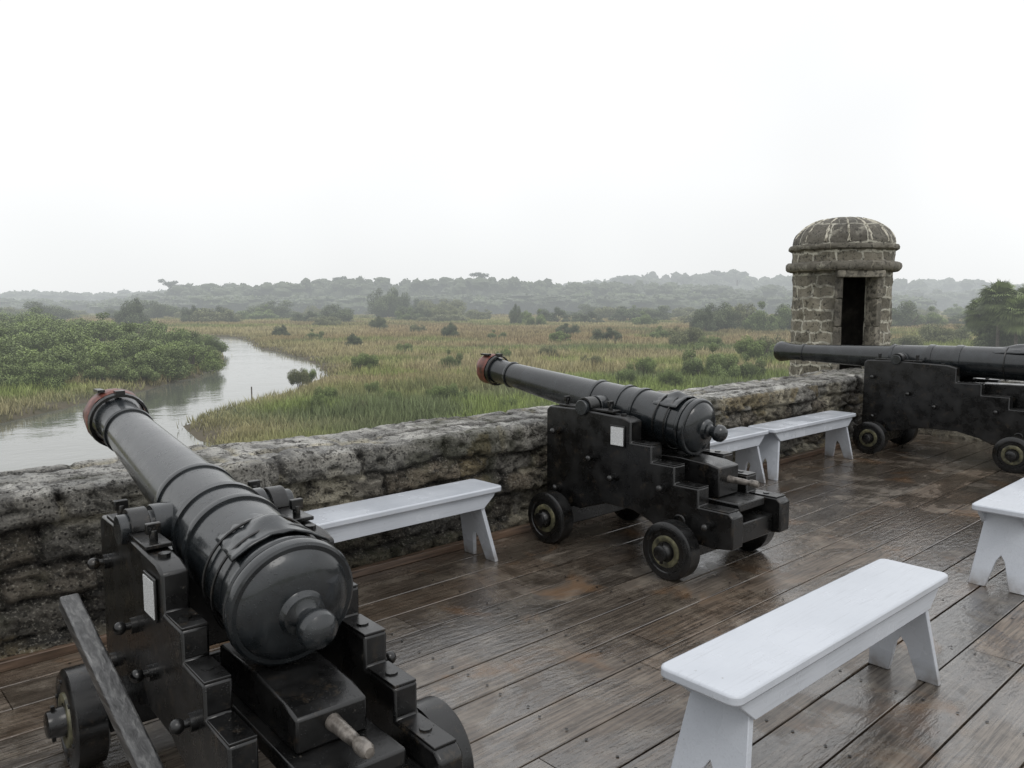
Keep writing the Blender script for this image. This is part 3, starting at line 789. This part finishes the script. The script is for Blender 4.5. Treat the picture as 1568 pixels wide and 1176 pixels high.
# ------------------------------------------------------------------ distant treelines
US, VS = 10, 7
sv = np.array([[math.sin(math.pi*j/VS)*math.cos(2*math.pi*i/US), math.sin(math.pi*j/VS)*math.sin(2*math.pi*i/US), math.cos(math.pi*j/VS)] for j in range(VS+1) for i in range(US)])
sf = np.array([[j*US+i, j*US+(i+1) % US, (j+1)*US+(i+1) % US, (j+1)*US+i] for j in range(VS) for i in range(US)])
def treeline(name, items, base, tip, leaf, nleaf, seed):
    rg = np.random.default_rng(seed); Q = []; CC = []; off = 0
    for (D, R, h, w, z) in items:
        x, y = BR(D, R); lobes = []
        for i in range(rg.integers(5, 9)):
            s = w*rg.uniform(.20, .36)
            lobes.append((x+rg.normal(0, w*.26), y+rg.normal(0, w*.26), z+h*rg.uniform(.45, .84), s, s, h*rg.uniform(.12, .20)))
        lobes.append((x, y, z+h*.36, w*.55, w*.55, h*.40))
        q, c = leaves(rg, lobes, nleaf, leaf, base, tip, zmin=z-.5, dark=.6, shell=.2)
        k = rg.uniform(.75, 1.25); Q.append(q); CC.append(c*k)
        for l in lobes:
            P_ = sv*np.array(l[3:6])*.90*(1+.12*rg.normal(size=(len(sv), 1)))+np.array(l[:3])
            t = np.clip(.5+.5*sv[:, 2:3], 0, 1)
            cv = (np.array(base)*(1-t)+np.array(tip)*t)*.6*k  # solid cores get the same painted top-light gradient
            Q.append(P_[sf].reshape(-1, 3)); CC.append(cv[sf].reshape(-1, 3))
    Q = np.concatenate(Q); CC = np.concatenate(CC)
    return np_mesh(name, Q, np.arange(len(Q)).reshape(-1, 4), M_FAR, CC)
rg = random.Random(8)
def interp(x, pts):
    for (a, b), (c, d) in zip(pts, pts[1:]):
        if a <= x <= c: return b+(d-b)*(x-a)/(c-a)
    return pts[0][1] if x < pts[0][0] else pts[-1][1]
def line(D0, D1, x0, x1, n, top, w, z=-4.6, jit=(-2, 5)):
    it = []
    for i in range(n):
        xp = x0+(x1-x0)*(i+rg.random())/n; D = rg.uniform(D0, D1)
        yt = interp(xp, top)+rg.uniform(*jit)
        ht = 1.6+D*(462-yt)/1231-z
        it.append((D, px(xp, D), ht*rg.uniform(.94, 1.02), rg.uniform(*w), z))
    return it
it = line(430, 480, -200, 1250, 150, [(-200, 458), (180, 457), (300, 434), (350, 430), (450, 431), (520, 424), (600, 424), (740, 420), (800, 425), (920, 428), (1000, 433), (1250, 440)], (10, 20))
it += line(380, 425, 160, 1400, 120, [(160, 462), (300, 452), (1100, 448), (1400, 452)], (10, 20))
treeline('distant_trees', it, (.035, .048, .022), (.105, .13, .06), 1.0, 520, 1)
it = line(650, 760, -300, 1750, 170, [(-300, 452), (50, 443), (180, 444), (300, 440), (900, 430), (940, 421), (1050, 415), (1120, 415), (1200, 419), (1380, 422), (1480, 426), (1568, 432), (1750, 436)], (14, 30))
it += line(545, 560, 1180, 1750, 50, [(1180, 442), (1400, 442), (1750, 446)], (14, 26))
treeline('distant_trees', it, (.04, .05, .03), (.10, .12, .065), 1.6, 380, 2)
it = line(1200, 1500, -500, 1900, 110, [(-500, 450), (1900, 444)], (30, 60))
treeline('distant_trees', it, (.03, .04, .03), (.08, .09, .06), 3.0, 200, 3)

def pine(D, xp, h, w, z=-4.6, n=1400):
    x, y = BR(D, px(xp, D)); E = empty('pine_tree', (x, y, z)); rgn = np.random.default_rng(int(xp))
    bm = bmesh.new(); top = Vector((rgn.uniform(-1, 1), rgn.uniform(-1, 1), h*.85)); mid = Vector((rgn.uniform(-.6, .6), 0, h*.45))
    cyl(bm, (0, 0, -.3), mid, h*.02, h*.015, 7); cyl(bm, mid, top, h*.015, h*.007, 7)
    lobes = []
    for i in range(9):
        a = rgn.uniform(0, 6.28); rr_ = w*.38*rgn.random()**.5; s = w*rgn.uniform(.13, .22)
        c = Vector((math.cos(a)*rr_, math.sin(a)*rr_, h*rgn.uniform(.76, .95)))
        lobes.append((*c, s, s, s*.45)); cyl(bm, mid.lerp(top, rgn.uniform(.3, 1)), c, h*.006, h*.003, 5)
    add_bm('trunk', bm, M_BARK, E, smooth=True)
    q, c = leaves(rgn, lobes, n, w*.035, (.025, .035, .02), (.07, .09, .04))
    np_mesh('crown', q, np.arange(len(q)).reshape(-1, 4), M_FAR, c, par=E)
for D, xp, h, w in [(480, 260, 19.5, 12), (490, 278, 17.5, 9), (700, 1098, 34, 20), (700, 1128, 33.5, 16), (700, 1070, 31, 16), (690, 945, 29, 18), (470, 735, 23, 13), (470, 520, 22, 10)]:
    pine(D, xp, h, w)

def palm(D, xp, h, cr, seed):
    rp = random.Random(seed); x, y = BR(D, px(xp, D)); E = empty('palm_tree', (x, y, -4.7))
    bm = bmesh.new(); pts = [Vector((0, 0, -.3)), Vector((rp.uniform(-.2, .2), 0, h*.4)), Vector((rp.uniform(-.3, .3), rp.uniform(-.3, .3), h-cr*.7))]
    for a_, b_ in zip(pts, pts[1:]): cyl(bm, a_, b_, .2, .17, 10)
    add_bm('trunk', bm, M_BARK, E, smooth=True)
    V = []; C = []; c0 = pts[-1]
    for i in range(110):
        el = rp.uniform(-1.0, 1.45); az = rp.uniform(0, 6.283); dr = Vector((math.cos(az)*math.cos(el), math.sin(az)*math.cos(el), math.sin(el)))
        st = c0+dr*cr*rp.uniform(.25, .5); side = dr.cross(Vector((0, 0, 1))).normalized() if abs(dr.z) < .98 else Vector((1, 0, 0)); up = side.cross(dr)
        tone = rp.uniform(.5, 1.5)*(.7+.3*max(0, dr.z)*1.3)
        for k in range(17):
            f = (k/16-.5)*2*1.6; ddir = (dr*math.cos(f)+side*math.sin(f)+up*.12*abs(f)).normalized()
            L_ = cr*.60*rp.uniform(.8, 1.05); e = st+ddir*L_+Vector((0, 0, -.22*L_*(1+abs(f)))); wv = ddir.cross(up).normalized()*.075
            m = st+ddir*L_*.55
            V += [st, m+wv, e, m-wv]; C += [(.165*tone, .205*tone, .08*tone)]*4
    np_mesh('crown', [tuple(v) for v in V], np.arange(len(V)).reshape(-1, 4), M_LEAF, np.array(C), par=E)
palm(88, 1532, 8.4, 2.8, 1); palm(94, 1572, 8.2, 2.8, 2); palm(86, 1560, 6.8, 2.6, 3); palm(92, 1505, 6.6, 2.3, 4); palm(90, 1530, 5.4, 2.4, 6)
for D, xp, h, w in [(90, 1515, 4.4, 5), (88, 1565, 4.8, 5)]: shrub(D, px(xp, D), h, w, 2)

x, y = BR(53, px(381, 53)); E = empty('wooden_post', (x, y, -5.2))
bm = bmesh.new(); cyl(bm, (0, 0, 0), (0, 0, 1.2), .05, .045, 8); add_bm('post', bm, M_BARK, E)

# ------------------------------------------------------------------ world, sun, camera
w = bpy.data.worlds.new('World'); scene.world = w; w.use_nodes = True
nt = w.node_tree; bg = nt.nodes['Background']; bg.inputs[1].default_value = .1
sky = nt.nodes.new('ShaderNodeTexSky'); sky.sky_type = 'NISHITA'; sky.sun_disc = False
SEL, SAZ = RAD(55), RAD(200)
sky.sun_elevation = SEL; sky.sun_rotation = SAZ
tc = nt.nodes.new('ShaderNodeTexCoord'); sp = nt.nodes.new('ShaderNodeSeparateXYZ'); nt.links.new(tc.outputs['Generated'], sp.inputs[0])
rp = nt.nodes.new('ShaderNodeValToRGB'); nt.links.new(sp.outputs[2], rp.inputs[0])
e = rp.color_ramp.elements; e[0].position = 0; e[0].color = (.60, .61, .615, 1); e[1].position = 1; e[1].color = (.97, .98, 1, 1)
e2 = e.new(.14); e2.color = (.68, .685, .685, 1); e3 = e.new(.5); e3.color = (.75, .76, .77, 1)
nz = nt.nodes.new('ShaderNodeTexNoise'); nz.inputs['Scale'].default_value = 1.6; nz.inputs['Detail'].default_value = 3; nt.links.new(tc.outputs['Generated'], nz.inputs['Vector'])
mr = nt.nodes.new('ShaderNodeMapRange'); mr.inputs[1].default_value = .3; mr.inputs[2].default_value = .7; mr.inputs[3].default_value = 13.8; mr.inputs[4].default_value = 16.6; nt.links.new(nz.outputs[0], mr.inputs[0])
vm = nt.nodes.new('ShaderNodeVectorMath'); vm.operation = 'SCALE'; nt.links.new(rp.outputs[0], vm.inputs[0]); nt.links.new(mr.outputs[0], vm.inputs['Scale'])
mx = nt.nodes.new('ShaderNodeMix'); mx.data_type = 'RGBA'; mx.inputs[0].default_value = .95
nt.links.new(sky.outputs[0], mx.inputs[6]); nt.links.new(vm.outputs[0], mx.inputs[7]); nt.links.new(mx.outputs[2], bg.inputs[0])
L = bpy.data.lights.new('sun', 'SUN'); L.energy = .7; L.angle = RAD(25); L.color = (1, .97, .93)
so = bpy.data.objects.new('sun', L); col.objects.link(so)
dv = Vector((math.sin(SAZ)*math.cos(SEL), math.cos(SAZ)*math.cos(SEL), math.sin(SEL)))
so.rotation_euler = dv.to_track_quat('Z', 'Y').to_euler()

cam = bpy.data.cameras.new('camera'); co = bpy.data.objects.new('camera', cam); col.objects.link(co)
co.location = (0, 0, 1.6); co.rotation_euler = (RAD(90-5.84), 0, RAD(47.3-90))
cam.sensor_width = 36; cam.lens = 28.26; cam.clip_end = 12000; cam.clip_start = .05
scene.camera = co
